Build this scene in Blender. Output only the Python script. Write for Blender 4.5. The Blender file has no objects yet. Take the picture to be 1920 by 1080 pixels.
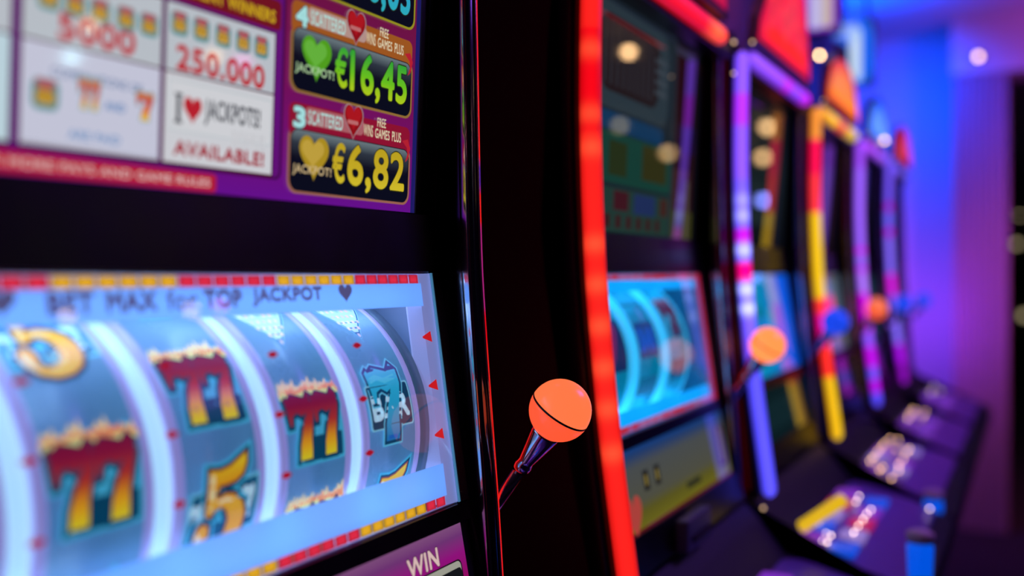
import bpy, bmesh, math, random
from mathutils import Vector, Matrix
random.seed(7)
S = bpy.context.scene
COL = S.collection
EYE = 1.25                                   # lens height above the floor

# ------------------------------------------------------------------ camera
cam = bpy.data.cameras.new('camera'); co = bpy.data.objects.new('camera', cam); COL.objects.link(co)
cam.lens = 35; cam.sensor_width = 36; cam.clip_start = 0.02; cam.clip_end = 80
A0 = math.radians(27.695)
co.location = (0, 0, EYE)
co.rotation_euler = (math.radians(90), 0, A0 - math.radians(90))
cam.shift_y = -28 / 1920
cam.dof.use_dof = True; cam.dof.focus_distance = 0.84; cam.dof.aperture_fstop = 2.0
S.camera = co
S.view_settings.view_transform = 'Standard'; S.view_settings.look = 'None'
S.view_settings.exposure = 0; S.view_settings.gamma = 1
S.view_settings.use_curve_mapping = False
# ------------------------------------------------------------------ world
W = bpy.data.worlds.new('world'); S.world = W; W.use_nodes = True
W.node_tree.nodes['Background'].inputs[0].default_value = (0.09, 0.04, 0.16, 1)
W.node_tree.nodes['Background'].inputs[1].default_value = 0.03

def lin(c):
    if isinstance(c, str):
        c = c.lstrip('#'); c = [int(c[i:i+2], 16) / 255 for i in (0, 2, 4)]
    return tuple((x / 12.92 if x <= .04045 else ((x + .055) / 1.055) ** 2.4) for x in c)
def mixc(a, b, k):
    k = max(0, min(1, k)); return tuple(a[i] + (b[i] - a[i]) * k for i in range(3))
def ramp(stops):
    """stops: [(position, colour)...] ascending -> function of position"""
    st = [(p, lin(c) if isinstance(c, str) else c) for p, c in stops]
    def fn(v):
        if v <= st[0][0]: return st[0][1]
        for (p, c), (q, d) in zip(st, st[1:]):
            if v <= q: return mixc(c, d, (v - p) / max(q - p, 1e-9))
        return st[-1][1]
    return fn

def light(name, kind, loc, col, power, size=.1, size_y=None, look=None, spread=None, spot=None):
    l = bpy.data.lights.new(name, kind); l.energy = power; l.color = lin(col)
    if kind == 'AREA':
        l.size = size
        if size_y: l.shape = 'RECTANGLE'; l.size_y = size_y
        if spread: l.spread = math.radians(spread)
    else: l.shadow_soft_size = size
    if kind == 'SPOT' and spot: l.spot_size = math.radians(spot); l.spot_blend = .8
    o = bpy.data.objects.new(name, l); COL.objects.link(o); o.location = loc
    if look is not None:
        o.rotation_euler = (Vector(look) - Vector(loc)).to_track_quat('-Z', 'Y').to_euler()
    return o
# blue and purple casino washes, some added as unseen fill, on the end wall, the ceiling and the drapery
light('blue_ceiling_wash', 'AREA', (4.55, .74, 2.05), '#0448ff', 8, .55, .25, (4.65, .66, 2.49), spread=100)
light('blue_wall_wash', 'AREA', (4.9, .60, 2.36), '#0448ff', 9.5, .3, .15, (5.6, .62, 1.75), spread=125)
light('purple_wall_wash', 'AREA', (4.85, .56, 1.0), '#8634e0', 3.2, .25, .25, (5.6, .48, 1.05), spread=110)
light('purple_room_wash', 'AREA', (3.9, -1.0, 2.4), '#b048a0', 7.5, .6, .6, (5.35, .12, 1.5), spread=46)
light('added_purple_beam_fill', 'AREA', (4.5, -.45, 1.95), '#a040b0', 3.2, .4, .4, (5.3, -.05, 2.42), spread=90)  # unseen fill added to turn the beam purple
light('added_plum_column_fill', 'AREA', (4.3, -.7, 1.9), '#c05078', 5, .4, .4, (5.3, .22, .55), spread=80)  # unseen fill added to brighten the lower column
light('added_plum_wall_fill', 'AREA', (2.4, .72, 2.40), '#b04890', 13, 2.6, .15, (2.4, .98, 1.9))  # unseen fill added to lift the back wall out of black
light('violet_deck_wash', 'AREA', (2.6, -.6, 2.42), '#9a60ff', 22, 1.4, .7, (2.6, .2, .8))

# ------------------------------------------------------------------ materials
def newmat(name):
    m = bpy.data.materials.new(name); m.use_nodes = True; return m, m.node_tree.nodes, m.node_tree.links
def pbr(name, col, rough=.4, metal=0, spec=.5, emis=None, es=0, bump=0, bscale=60, noise=0):
    m, n, l = newmat(name); b = n['Principled BSDF']
    c = lin(col) if isinstance(col, str) else col
    b.inputs['Base Color'].default_value = (*c, 1); b.inputs['Roughness'].default_value = rough
    b.inputs['Metallic'].default_value = metal; b.inputs['Specular IOR Level'].default_value = spec
    if emis:
        e = lin(emis) if isinstance(emis, str) else emis
        b.inputs['Emission Color'].default_value = (*e, 1); b.inputs['Emission Strength'].default_value = es
    if bump or noise:
        tc = n.new('ShaderNodeTexCoord'); t = n.new('ShaderNodeTexNoise'); t.inputs['Scale'].default_value = bscale
        t.inputs['Detail'].default_value = 4; l.new(tc.outputs['Object'], t.inputs['Vector'])
        if bump:
            bp = n.new('ShaderNodeBump'); bp.inputs['Strength'].default_value = bump; bp.inputs['Distance'].default_value = .002
            l.new(t.outputs['Fac'], bp.inputs['Height']); l.new(bp.outputs['Normal'], b.inputs['Normal'])
        if noise:
            r = n.new('ShaderNodeMapRange'); r.inputs[3].default_value = max(rough - noise, .02); r.inputs[4].default_value = rough + noise
            l.new(t.outputs['Fac'], r.inputs[0]); l.new(r.outputs[0], b.inputs['Roughness'])
    return m
def emat(name, strength, rough=.12, spec=.5, base=None, sampling='NONE', coat=0, diffuse=0):
    """material that glows with the mesh's own print colours"""
    m, n, l = newmat(name); b = n['Principled BSDF']
    a = n.new('ShaderNodeAttribute'); a.attribute_name = 'Col'
    b.inputs['Base Color'].default_value = (*(base or (.004, .004, .004)), 1)
    if diffuse:
        l.new(a.outputs['Color'], b.inputs['Base Color'])
    b.inputs['Roughness'].default_value = rough; b.inputs['Specular IOR Level'].default_value = spec
    l.new(a.outputs['Color'], b.inputs['Emission Color']); b.inputs['Emission Strength'].default_value = strength
    m.cycles.emission_sampling = sampling
    return m
M = dict(
    black=pbr('black_gloss_plastic', (.0045, .0042, .006), .32, noise=.08, bscale=25),
    matte=pbr('black_matte_plastic', (.006, .005, .008), .55, bump=.1, bscale=300),
    side=pbr('dark_side_laminate', (.07, .022, .018), .55, bump=.08, bscale=200),
    chrome=pbr('chrome', (.75, .76, .8), .12, 1, noise=.06, bscale=90),
    dchrome=pbr('dark_chrome', (.22, .22, .25), .14, 1),
    gasket=pbr('rubber_gasket', (.008, .008, .01), .45, bump=.6, bscale=900),
    bevel=pbr('glass_bevel', (.04, .07, .12), .15),
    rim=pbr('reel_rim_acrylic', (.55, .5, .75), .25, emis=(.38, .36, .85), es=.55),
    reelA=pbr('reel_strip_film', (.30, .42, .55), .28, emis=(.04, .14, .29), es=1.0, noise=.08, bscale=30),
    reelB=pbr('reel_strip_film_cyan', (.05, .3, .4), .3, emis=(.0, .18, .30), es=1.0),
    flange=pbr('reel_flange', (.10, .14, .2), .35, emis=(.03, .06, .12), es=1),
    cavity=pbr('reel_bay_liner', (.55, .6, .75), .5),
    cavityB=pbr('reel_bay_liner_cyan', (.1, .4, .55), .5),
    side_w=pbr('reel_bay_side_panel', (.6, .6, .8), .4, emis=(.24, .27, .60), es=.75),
    print=emat('screen_print', 1.0, .05, .6),
    dim=emat('dim_screen', .62, .03, .7),
    glint=pbr('painted_chrome_glint', (.5, .4, .3), .3, emis=(1.0, .62, .34), es=1.6),  # emission painted in for glints on polished frame corners
    reelprint=emat('reel_print', .62, .25, .4, diffuse=1),
    led=emat('led_diffuser', 2.1, .35, .3, sampling='AUTO'),
    cell=emat('led_cell', 1.0, .4, .3, sampling='AUTO'),
    glassprint=emat('glass_print', .75, .3, .4, diffuse=1),
    knobA=pbr('glowing_red_knob', (.5, .06, .03), .25, emis=(1.0, .19, .062), es=1.0),
    knobB=pbr('glowing_red_knob_lower', (.5, .05, .03), .25, emis=(1.0, .10, .035), es=1.0),
    knobO=pbr('glowing_orange_knob', (.5, .2, .06), .3, emis=(1.2, .26, .06), es=1.3),
    knobBlue=pbr('glowing_blue_knob', (.01, .04, .4), .3, emis=(.01, .06, .75), es=1.1),
    deck=pbr('violet_button_deck', (.22, .10, .38), .32, noise=.1, bscale=40),
    gold=pbr('warm_glint_and_bulb', (.5, .3, .1), .3, emis=(1.0, .56, .20), es=10),  # emission painted in for warm button-rim glints; also the topper bulb
    pinkl=pbr('painted_pale_glint', (.5, .4, .4), .3, emis=(1.0, .70, .62), es=8),  # emission painted in for pale glints on button rims
    lamp=pbr('lamp_glass', (.6, .5, .4), .3, emis=(1.0, .58, .26), es=26),
    lampmid=pbr('lamp_glass_warm', (.6, .5, .4), .3, emis=(1.0, .60, .26), es=9),
    lampdim=pbr('lamp_glass_low', (.6, .5, .4), .3, emis=(.9, .75, .35), es=4),
    lampspot=pbr('spot_lens', (.6, .5, .4), .3, emis=(1.0, .58, .18), es=6),
    lampfar=pbr('far_lamp_glass', (.3, .3, .2), .3, emis=(.9, .72, .4), es=.9),
    lampcool=pbr('cool_lamp_glass', (.3, .3, .3), .3, emis=(.45, .9, 1.0), es=24),
    lamppink=pbr('magenta_lamp_glass', (.3, .1, .3), .3, emis=(1.0, .05, .6), es=20),
    lampblue=pbr('lamp_glass_blue', (.1, .1, .6), .3, emis=(.2, .25, 1.0), es=16),
    blue_lens=pbr('blue_service_lens', (.01, .05, .4), .3, emis=(.0, .085, .72), es=1.0),
    wall=pbr('painted_wall', (.5, .5, .55), .7, bump=.2, bscale=30),
    backwall=pbr('dark_purple_wall', (.10, .06, .10), .7, bump=.2, bscale=30),
    ceil=pbr('painted_ceiling', (.55, .55, .6), .8, bump=.15, bscale=20),
    floor=pbr('dark_carpet', (.02, .012, .02), .95, bump=.8, bscale=400),
    column=pbr('fluted_column_paint', (.30, .22, .32), .65),
    farwall=pbr('far_dark_wall', (.02, .018, .022), .8),
)
for k in ('lampmid', 'lampdim', 'lampspot', 'rim', 'reelA', 'reelB', 'flange', 'side_w', 'gold', 'pinkl', 'lamp', 'lampblue'):
    M[k].cycles.emission_sampling = 'NONE'
def divider_mat(name, col, es):
    m = pbr(name, (.6, .7, .8), .3, emis=col, es=es); return m
M['divA'] = divider_mat('backlit_divider', (.42, .74, 1.0), 1.0)
M['divB'] = divider_mat('backlit_divider_cyan', (.02, .48, .80), 1.0)
def glass():
    m, n, l = newmat('clear_glass_pane'); n.clear()
    o = n.new('ShaderNodeOutputMaterial'); mx = n.new('ShaderNodeMixShader'); t = n.new('ShaderNodeBsdfTransparent')
    t.inputs[0].default_value = (.94, .96, .98, 1)
    g = n.new('ShaderNodeBsdfGlossy'); g.inputs['Roughness'].default_value = .015
    f = n.new('ShaderNodeFresnel'); f.inputs[0].default_value = 1.45
    gm = n.new('ShaderNodeNewGeometry'); iv = n.new('ShaderNodeMath'); iv.operation = 'SUBTRACT'; iv.inputs[0].default_value = 1
    mu = n.new('ShaderNodeMath'); mu.operation = 'MULTIPLY'
    l.new(gm.outputs['Backfacing'], iv.inputs[1]); l.new(iv.outputs[0], mu.inputs[0]); l.new(f.outputs[0], mu.inputs[1]); l.new(mu.outputs[0], mx.inputs[0]); l.new(t.outputs[0], mx.inputs[1]); l.new(g.outputs[0], mx.inputs[2]); l.new(mx.outputs[0], o.inputs[0])
    return m
M['glass'] = glass()
def frosted(name, tint, em, es):
    m, n, l = newmat(name); n.clear()
    o = n.new('ShaderNodeOutputMaterial'); a = n.new('ShaderNodeAddShader'); mx = n.new('ShaderNodeMixShader')
    t = n.new('ShaderNodeBsdfTranslucent'); t.inputs[0].default_value = (*tint, 1)
    d = n.new('ShaderNodeBsdfDiffuse'); d.inputs[0].default_value = (*tint, 1)
    e = n.new('ShaderNodeEmission'); e.inputs[0].default_value = (*em, 1); e.inputs[1].default_value = es
    mx.inputs[0].default_value = .25
    l.new(t.outputs[0], mx.inputs[1]); l.new(d.outputs[0], mx.inputs[2]); l.new(mx.outputs[0], a.inputs[0]); l.new(e.outputs[0], a.inputs[1]); l.new(a.outputs[0], o.inputs[0])
    m.cycles.emission_sampling = 'NONE'
    return m
M['frostA'] = frosted('frosted_print_band', (.48, .62, .84), (.095, .205, .42), 1.0)
M['frostB'] = frosted('frosted_print_band_cyan', (.3, .6, .8), (.0, .24, .46), 1.0)

# ------------------------------------------------------------------ object helpers
class Org: v = Vector((0, 0, 0))
def build(name, bm, mat, parent=None, smooth=False):
    me = bpy.data.meshes.new(name)
    bmesh.ops.translate(bm, verts=bm.verts, vec=-Org.v if parent else Vector((0, 0, 0)))
    bm.normal_update()
    bm.to_mesh(me); bm.free()
    for mm in (mat if isinstance(mat, (list, tuple)) else [mat]): me.materials.append(mm)
    if smooth:
        for p in me.polygons: p.use_smooth = True
    o = bpy.data.objects.new(name, me); COL.objects.link(o)
    if parent: o.parent = parent
    return o
def thing(name, label, cat, loc, group=None):
    o = bpy.data.objects.new(name, None); COL.objects.link(o); o.location = loc; o.empty_display_size = .1
    o['label'] = label; o['category'] = cat
    if group: o['group'] = group
    Org.v = Vector(loc); return o
def tag(o, label, cat, group=None):
    o['label'] = label; o['category'] = cat
    if group: o['group'] = group
    return o
def box(bm, lo, hi, bev=0):
    r = bmesh.ops.create_cube(bm, size=1)
    vs = r['verts']
    for v in vs:
        v.co = Vector([lo[i] + (hi[i] - lo[i]) * (v.co[i] + .5) for i in range(3)])
    if bev:
        es = list({e for v in vs for e in v.link_edges})
        bmesh.ops.bevel(bm, geom=es, offset=bev, segments=2, affect='EDGES', profile=.5)
def prism(bm, poly3, vec, cap=True):
    """extrude a polygon of 3D points along vec"""
    a = [bm.verts.new(p) for p in poly3]; b = [bm.verts.new(Vector(p) + Vector(vec)) for p in poly3]
    n = len(a)
    for i in range(n): bm.faces.new((a[i], a[(i+1) % n], b[(i+1) % n], b[i]))
    if cap:
        f1 = bm.faces.new(a[::-1]); f2 = bm.faces.new(b)
        bmesh.ops.triangulate(bm, faces=[f1, f2])
    bmesh.ops.recalc_face_normals(bm, faces=bm.faces)
def lathe(bm, p0, axis, prof, seg=32):
    """prof: [(distance along axis, radius)]"""
    ax = Vector(axis).normalized(); u = ax.orthogonal().normalized(); v = ax.cross(u)
    rings = []
    for d, r in prof:
        c = Vector(p0) + ax * d
        if r < 1e-6: rings.append([bm.verts.new(c)])
        else: rings.append([bm.verts.new(c + (u * math.cos(2*math.pi*k/seg) + v * math.sin(2*math.pi*k/seg)) * r) for k in range(seg)])
    for A, B in zip(rings, rings[1:]):
        if len(A) == 1 and len(B) == 1: continue
        for k in range(seg):
            k2 = (k+1) % seg
            if len(A) == 1: bm.faces.new((A[0], B[k2], B[k]))
            elif len(B) == 1: bm.faces.new((A[k], A[k2], B[0]))
            else: bm.faces.new((A[k], A[k2], B[k2], B[k]))
    for R_, flip in ((rings[0], True), (rings[-1], False)):
        if len(R_) > 1: bm.faces.new(R_[::-1] if flip else R_)
    bmesh.ops.recalc_face_normals(bm, faces=bm.faces)
def sweep(bm, path, section, colfn=None, glow=True, aim=(0, 1)):
    """path: [(pos, side vector, outward vector)], section: [(a, b)] -> closed tube. colours follow colfn(index)"""
    rings = []
    for (p, sv, ov, sc) in path:
        rings.append([bm.verts.new(Vector(p) + Vector(sv) * a * sc + Vector(ov) * b * sc) for a, b in section])
    n = len(section); fs = []
    for i, (A, B) in enumerate(zip(rings, rings[1:])):
        for k in range(n): fs.append((bm.faces.new((A[k], A[(k+1) % n], B[(k+1) % n], B[k])), i))
    fs.append((bm.faces.new(rings[0][::-1]), 0)); fs.append((bm.faces.new(rings[-1]), len(rings)-2))
    if colfn:
        cl = bm.loops.layers.float_color.get('Col') or bm.loops.layers.float_color.new('Col')
        idx = {v: i for i, r in enumerate(rings) for v in r}
        bmx = max(abs(b) for a, b in section)
        amx = max(abs(a) for a, b in section)
        core = {v: .50 + .62*max(section[k][1]/bmx*aim[1] + section[k][0]/amx*aim[0], 0)**1.5 for r in rings for k, v in enumerate(r)}   # the diodes sit behind the middle of the diffuser
        for f, i in fs:
            for lp in f.loops:
                q = colfn(idx[lp.vert]); kk = core[lp.vert] if glow else 1
                lp[cl] = (*(x*kk**(1.0 if x > .3 else 1.6) for x in q), 1)
    bmesh.ops.recalc_face_normals(bm, faces=bm.faces)

# ------------------------------------------------------------------ flat printed artwork
FONT = {}
def text_tris(s, off, shear):
    key = (s, off, shear)
    if key in FONT: return FONT[key]
    cu = bpy.data.curves.new('t', 'FONT'); cu.body = s; cu.offset = off; cu.shear = shear; cu.resolution_u = 6
    cu.space_character = 1.06
    ob = bpy.data.objects.new('t', cu); COL.objects.link(ob)
    dg = bpy.context.evaluated_depsgraph_get(); dg.update()
    me = ob.evaluated_get(dg).to_mesh()
    me.calc_loop_triangles()
    vs = [(v.co.x, v.co.y) for v in me.vertices]; tr = [tuple(t.vertices) for t in me.loop_triangles]
    ob.evaluated_get(dg).to_mesh_clear()
    COL.objects.unlink(ob); bpy.data.objects.remove(ob); bpy.data.curves.remove(cu)
    FONT[key] = (vs, tr); return FONT[key]
def offset_poly(p, d):
    n = len(p); area = sum(p[i][0]*p[(i+1) % n][1] - p[(i+1) % n][0]*p[i][1] for i in range(n))
    sg = 1 if area > 0 else -1; out = []
    for i in range(n):
        a, b, c = Vector(p[i-1]), Vector(p[i]), Vector(p[(i+1) % n])
        e1 = (b-a).normalized() if (b-a).length > 1e-9 else Vector((1, 0)); e2 = (c-b).normalized() if (c-b).length > 1e-9 else e1
        n1 = Vector((e1.y, -e1.x)) * sg; n2 = Vector((e2.y, -e2.x)) * sg
        m = (n1 + n2); L = m.length
        m = m / L if L > 1e-4 else n1
        k = min(1 / max(m.dot(n1), .4), 2.0)
        out.append((b.x + m.x * d * k, b.y + m.y * d * k))
    return out
class Art:
    """collects coloured flat shapes in panel coordinates (s across, t up), then maps them to the surface"""
    def __init__(self): self.bm = bmesh.new(); self.cl = self.bm.loops.layers.float_color.new('Col'); self.ly = self.bm.verts.layers.float.new('lay'); self.lo = 0
    def tris(self, vs, tr, col, cuts=()):
        bm = self.bm; self.lo += 1
        V = [bm.verts.new((x, y, 0)) for x, y in vs]; F = []
        for t in tr:
            if len(set(t)) == 3:
                try: F.append(bm.faces.new([V[i] for i in t]))
                except ValueError: pass
        used = [v for v in V if v.link_faces]
        for v in V:
            if not v.link_faces: bm.verts.remove(v)
        for c in cuts:
            g = list({e for f in F for e in f.edges}) + used + F
            r = bmesh.ops.bisect_plane(bm, geom=g, plane_co=(0, c, 0), plane_no=(0, 1, 0), dist=1e-7)
            F = [e for e in r['geom'] if isinstance(e, bmesh.types.BMFace)]
            used = list({v for f in F for v in f.verts})
        for f in F:
            for lp in f.loops:
                q = col(lp.vert.co.x, lp.vert.co.y) if callable(col) else col
                lp[self.cl] = (*q, 1)
        for v in used: v[self.ly] = self.lo
    def poly(self, pts, col, cuts=()):
        if isinstance(col, str): col = lin(col)
        from mathutils.geometry import tessellate_polygon
        tr = tessellate_polygon([[Vector((x, y, 0)) for x, y in pts]])
        self.tris(pts, tr, col, cuts)
    def rect(self, s0, s1, t0, t1, col, cuts=(), r=0):
        if r:
            pts = []
            for cx, cy, a in ((s1-r, t1-r, 0), (s0+r, t1-r, 90), (s0+r, t0+r, 180), (s1-r, t0+r, 270)):
                for k in range(7):
                    b = math.radians(a + 15*k); pts.append((cx + r*math.cos(b), cy + r*math.sin(b)))
        else: pts = [(s0, t0), (s1, t0), (s1, t1), (s0, t1)]
        self.poly(pts, col, cuts)
    def text(self, s, s0, s1, t0, t1, col, off=.015, shear=0, cuts=(), outline=None, ow=.03):
        if isinstance(col, str): col = lin(col)
        base, TR = text_tris(s, 0, shear)
        bx0 = min(v[0] for v in base); bx1 = max(v[0] for v in base); by0 = min(v[1] for v in base); by1 = max(v[1] for v in base)
        kx = (s1 - s0) / max(bx1 - bx0, 1e-6); ky = (t1 - t0) / max(by1 - by0, 1e-6)
        kw = min(kx*1.25, ky)
        def put(o, c, cu):
            # heavier strokes: the letters are laid down several times, nudged by the stroke growth
            vs, tr = base, TR; ox, oy = o*kw, o*ky; VV, TT = [], []
            dirs = [(0, 0)] if o <= 0 else [(math.cos(k*math.pi/4)*ox*.75, math.sin(k*math.pi/4)*oy) for k in range(8)] + [(0, 0)]
            fx = ((s1-s0) - 1.5*off*kw) / (bx1-bx0); fy = ((t1-t0) - 2*off*ky) / (by1-by0)
            for dx, dy in dirs:
                b = len(VV)
                VV += [(s0 + .75*off*kw + (x-bx0)*fx + dx, t0 + off*ky + (y-by0)*fy + dy) for x, y in vs]
                TT += [tuple(q+b for q in t) for t in tr]
            self.tris(VV, TT, c, cu)
        for k, oc in enumerate(outline or ()):
            put(off + ow * (len(outline) - k), lin(oc) if isinstance(oc, str) else oc, ())
        put(off, col, cuts)
    def heart(self, cx, cy, w, h, col, cuts=()):
        pts = []
        for k in range(36):
            a = 2*math.pi*k/36
            x = 16*math.sin(a)**3; y = 13*math.cos(a)-5*math.cos(2*a)-2*math.cos(3*a)-math.cos(4*a)
            pts.append((cx + x/32*w, cy + (y+2.5)/29*h))
        self.poly(pts, col, cuts)
    def done(self, name, mapper, mat, parent, cuts=(), dz=.000012, base=0):
        bm = self.bm
        for c in cuts:
            bmesh.ops.bisect_plane(bm, geom=bm.verts[:] + bm.edges[:] + bm.faces[:], plane_co=(0, c, 0), plane_no=(0, 1, 0), dist=1e-7)
        for v in bm.verts: v.co = mapper(v.co.x, v.co.y, base + v[self.ly] * dz)
        o = build(name, bm, mat, parent); return o

def seven(x0, y0, w, h):
    P = [(0, .93), (.07, .97), (.12, .93), (.28, 1.0), (.5, .96), (.7, .92), (.86, 1.03), (1.0, .93), (.99, .74), (.86, .52), (.76, .3), (.74, 0),
         (.30, 0), (.33, .22), (.45, .45), (.66, .68), (.52, .64), (.36, .70), (.2, .66), (.14, .52), (.06, .52)]
    return [(x0 + x*w, y0 + y*h) for x, y in P]
def flames(x0, x1, y, h, n, seed):
    rnd = random.Random(seed); out = []
    for i in range(n):
        a = x0 + (x1-x0)*i/n; w = (x1-x0)/n*1.5; hh = h*(.6+.6*rnd.random())
        out.append([(a, y), (a+w, y), (a+w*.82, y+hh*.45), (a+w*.62+rnd.random()*w*.2, y+hh), (a+w*.5, y+hh*.6), (a+w*.25, y+hh*.8), (a+w*.12, y+hh*.35)])
    return out
def sym_77(A, cx, cy, w=.056, h=.050, seed=1, n=2, pal=None):
    """two flaming sevens; cx,cy centre"""
    pal = pal or ('#48b8d8', '#084a68', ramp([(0, '#f7e52a'), (.22, '#ffb020'), (.45, '#c8382e'), (.75, '#96163f'), (1, '#7d1238')]), ('#ffdc9a', '#ff9a5c', '#e8f29a'))
    y0 = cy - h/2; sw = w / n * 1.05
    P = [seven(cx - w/2 + i*(w-sw)/(max(n-1, 1)), y0, sw, h*.92) for i in range(n)]
    for p in P: A.poly(offset_poly(p, .0042), pal[0])
    A.rect(cx-w/2+.010, cx+w/2+.002, y0-.004, y0+h*.8, pal[0], r=.002)
    for p in P: A.poly(offset_poly(p, .0026), pal[1])
    A.rect(cx-w/2+.0125, cx+w/2-.0005, y0-.0018, y0+h*.30, pal[1], r=.001)
    for k, c in enumerate(pal[3]):
        for f in flames(cx-w/2-.003, cx+w/2+.001, y0+h*.92-.001-k*.0012, .011-.0028*k, 7+k, seed*10+k): A.poly(f, c)
    g = pal[2]
    for p in P:
        A.poly(offset_poly(p, .0006), '#123f5c')
        A.poly(offset_poly(p, -.0004), lambda s, t: g((t-y0)/h), cuts=[y0+h*k/8 for k in range(1, 8)])
def sym_5(A, cx, cy, w=.046, h=.058):
    y0 = cy-h/2
    # plate with sevens behind the numeral
    pl = [(cx-w*.62, y0+h*.12), (cx+w*.62, y0+h*.22), (cx+w*.66, y0+h*.74), (cx-w*.55, y0+h*.66)]
    A.poly(offset_poly(pl, .002), '#6fc4dd'); A.poly(pl, '#0f5a7c')
    for dx in (-.60, .36):
        A.poly(seven(cx+w*dx, y0+h*(.22 if dx < 0 else .30), w*.24, h*.36), '#c4ecf8')
    U = [(.24, .95), (.45, .93), (.66, .96), (.82, 1.02), (1.0, 1.08), (.98, .96), (.90, .85), (.76, .79), (.58, .77), (.42, .77), (.38, .62), (.55, .66), (.74, .63), (.90, .53), (.97, .38), (.94, .22), (.83, .09), (.64, .0),
         (.40, -.03), (.18, .02), (.04, .12), (.0, .24), (.05, .34), (.16, .37), (.25, .32), (.26, .22), (.21, .15), (.34, .09), (.50, .12), (.61, .22), (.64, .36), (.58, .48), (.46, .53), (.33, .50), (.25, .44), (.17, .46), (.19, .62)]
    P = [(cx - w*.46 + x*w*.92, y0 + y*h*.94) for x, y in U]
    A.poly(offset_poly(P, .0046), '#48b8d8'); A.poly(offset_poly(P, .0028), '#083e58'); A.poly(offset_poly(P, .0009), '#b4501c')
    A.poly(offset_poly(P, -.0002), lambda s, t: ramp([(0, '#f6c25a'), (.25, '#f7a01c'), (.5, '#f9b838'), (.75, '#f0a21e'), (1, '#f8d428')])((t-y0)/h), cuts=[y0+h*k/7 for k in range(1, 7)])
    Q = [(.24, .90), (.33, .90), (.33, .62), (.26, .52), (.20, .50)]
    A.poly([(cx - w*.46 + x*w*.92, y0 + y*h*.94) for x, y in Q], '#ffe9a8')
    Q = [(.40, .60), (.56, .62), (.72, .58), (.66, .56), (.55, .58), (.42, .56)]
    A.poly([(cx - w*.46 + x*w*.92, y0 + y*h*.94) for x, y in Q], '#ffe9b8')
    Q = [(.05, .30), (.02, .20), (.10, .10), (.22, .05), (.14, .14), (.10, .24)]
    A.poly([(cx - w*.46 + x*w*.92, y0 + y*h*.94) for x, y in Q], '#fff0c8')
def sym_b7(A, cx, cy, w=.048, h=.058):
    y0 = cy-h/2
    A.rect(cx-w*.58, cx+w*.60, y0+h*.16, y0+h*.76, '#86cfe4', r=.002)
    A.rect(cx-w*.55, cx+w*.57, y0+h*.18, y0+h*.74, '#0e4664', r=.002)
    A.text('BAR', cx-w*.50, cx+w*.52, y0+h*.28, y0+h*.62, '#bfe6f4', off=.05)
    p = seven(cx-w*.46, y0, w*.86, h)
    A.poly(offset_poly(p, .0038), '#63c7e2'); A.poly(offset_poly(p, .0024), '#0b4668')
    g = ramp([(0, '#1f7fc0'), (.25, '#2aa3cf'), (.6, '#27b8dc'), (1, '#3ec6e2')])
    A.poly(p, lambda s, t: g((t-y0)/h), cuts=[y0+h*k/6 for k in range(1, 6)])
    A.poly([(cx-w*.40, y0+h*.86), (cx-w*.2, y0+h*.90), (cx, y0+h*.84), (cx+w*.30, y0+h*.88), (cx+w*.30, y0+h*.80), (cx, y0+h*.76), (cx-w*.2, y0+h*.82), (cx-w*.38, y0+h*.78)], '#4fd0ea')
    A.rect(cx-w*.13, cx+w*.10, y0+h*.02, y0+h*.07, '#1a6fc8')
def sym_heart(A, cx, cy, w=.056, h=.066):
    A.heart(cx, cy, w+.006, h+.008, '#8fc8ea'); A.heart(cx, cy, w+.003, h+.005, '#1c5f8e'); A.heart(cx, cy, w, h, '#b8d6f2')
    rnd = random.Random(3)
    for i in range(9):
        for j in range(9):
            u, v = (i-4)/4.6, (j-4)/4.6
            if abs(u)*1.15 + max(-v, 0)*1.0 < .95 and v < .75:
                x, y = cx+u*w*.5, cy+v*h*.5
                A.rect(x-.0016, x+.0016, y-.0016, y+.0016, rnd.choice(('#d9c4ee', '#e9f4ff', '#9cc9f0', '#f0c8d8')))
def icon_barrel(A, cx, cy, w, h):
    A.rect(cx-w*.56, cx+w*.56, cy-h*.56, cy+h*.46, '#6f9ea0', r=w*.3); A.rect(cx-w*.5, cx+w*.5, cy-h*.5, cy+h*.40, '#3f7f86', r=w*.25)
    A.heart(cx, cy+h*.20, w*.8, h*.5, '#a8525a')
    A.rect(cx-w*.38, cx+w*.38, cy-h*.36, cy+h*.1, '#c29a3a', r=w*.1)
    A.text('777', cx-w*.34, cx+w*.34, cy-h*.28, cy+h*.02, '#8d5b10', off=.02)
def icon_7s(A, cx, cy, w, h, n):
    sw = w/n
    for i in range(n):
        p = seven(cx-w/2+i*sw, cy-h/2, sw*1.05, h)
        A.poly(offset_poly(p, w*.06), '#6f9ea0')
        A.poly(p, lambda s, t: ramp([(0, '#e8c63a'), (.35, '#e06a30'), (.7, '#c43a44'), (1, '#c8904a')])((t-cy+h/2)/h), cuts=[cy-h*.2, cy, cy+h*.2])

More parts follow.
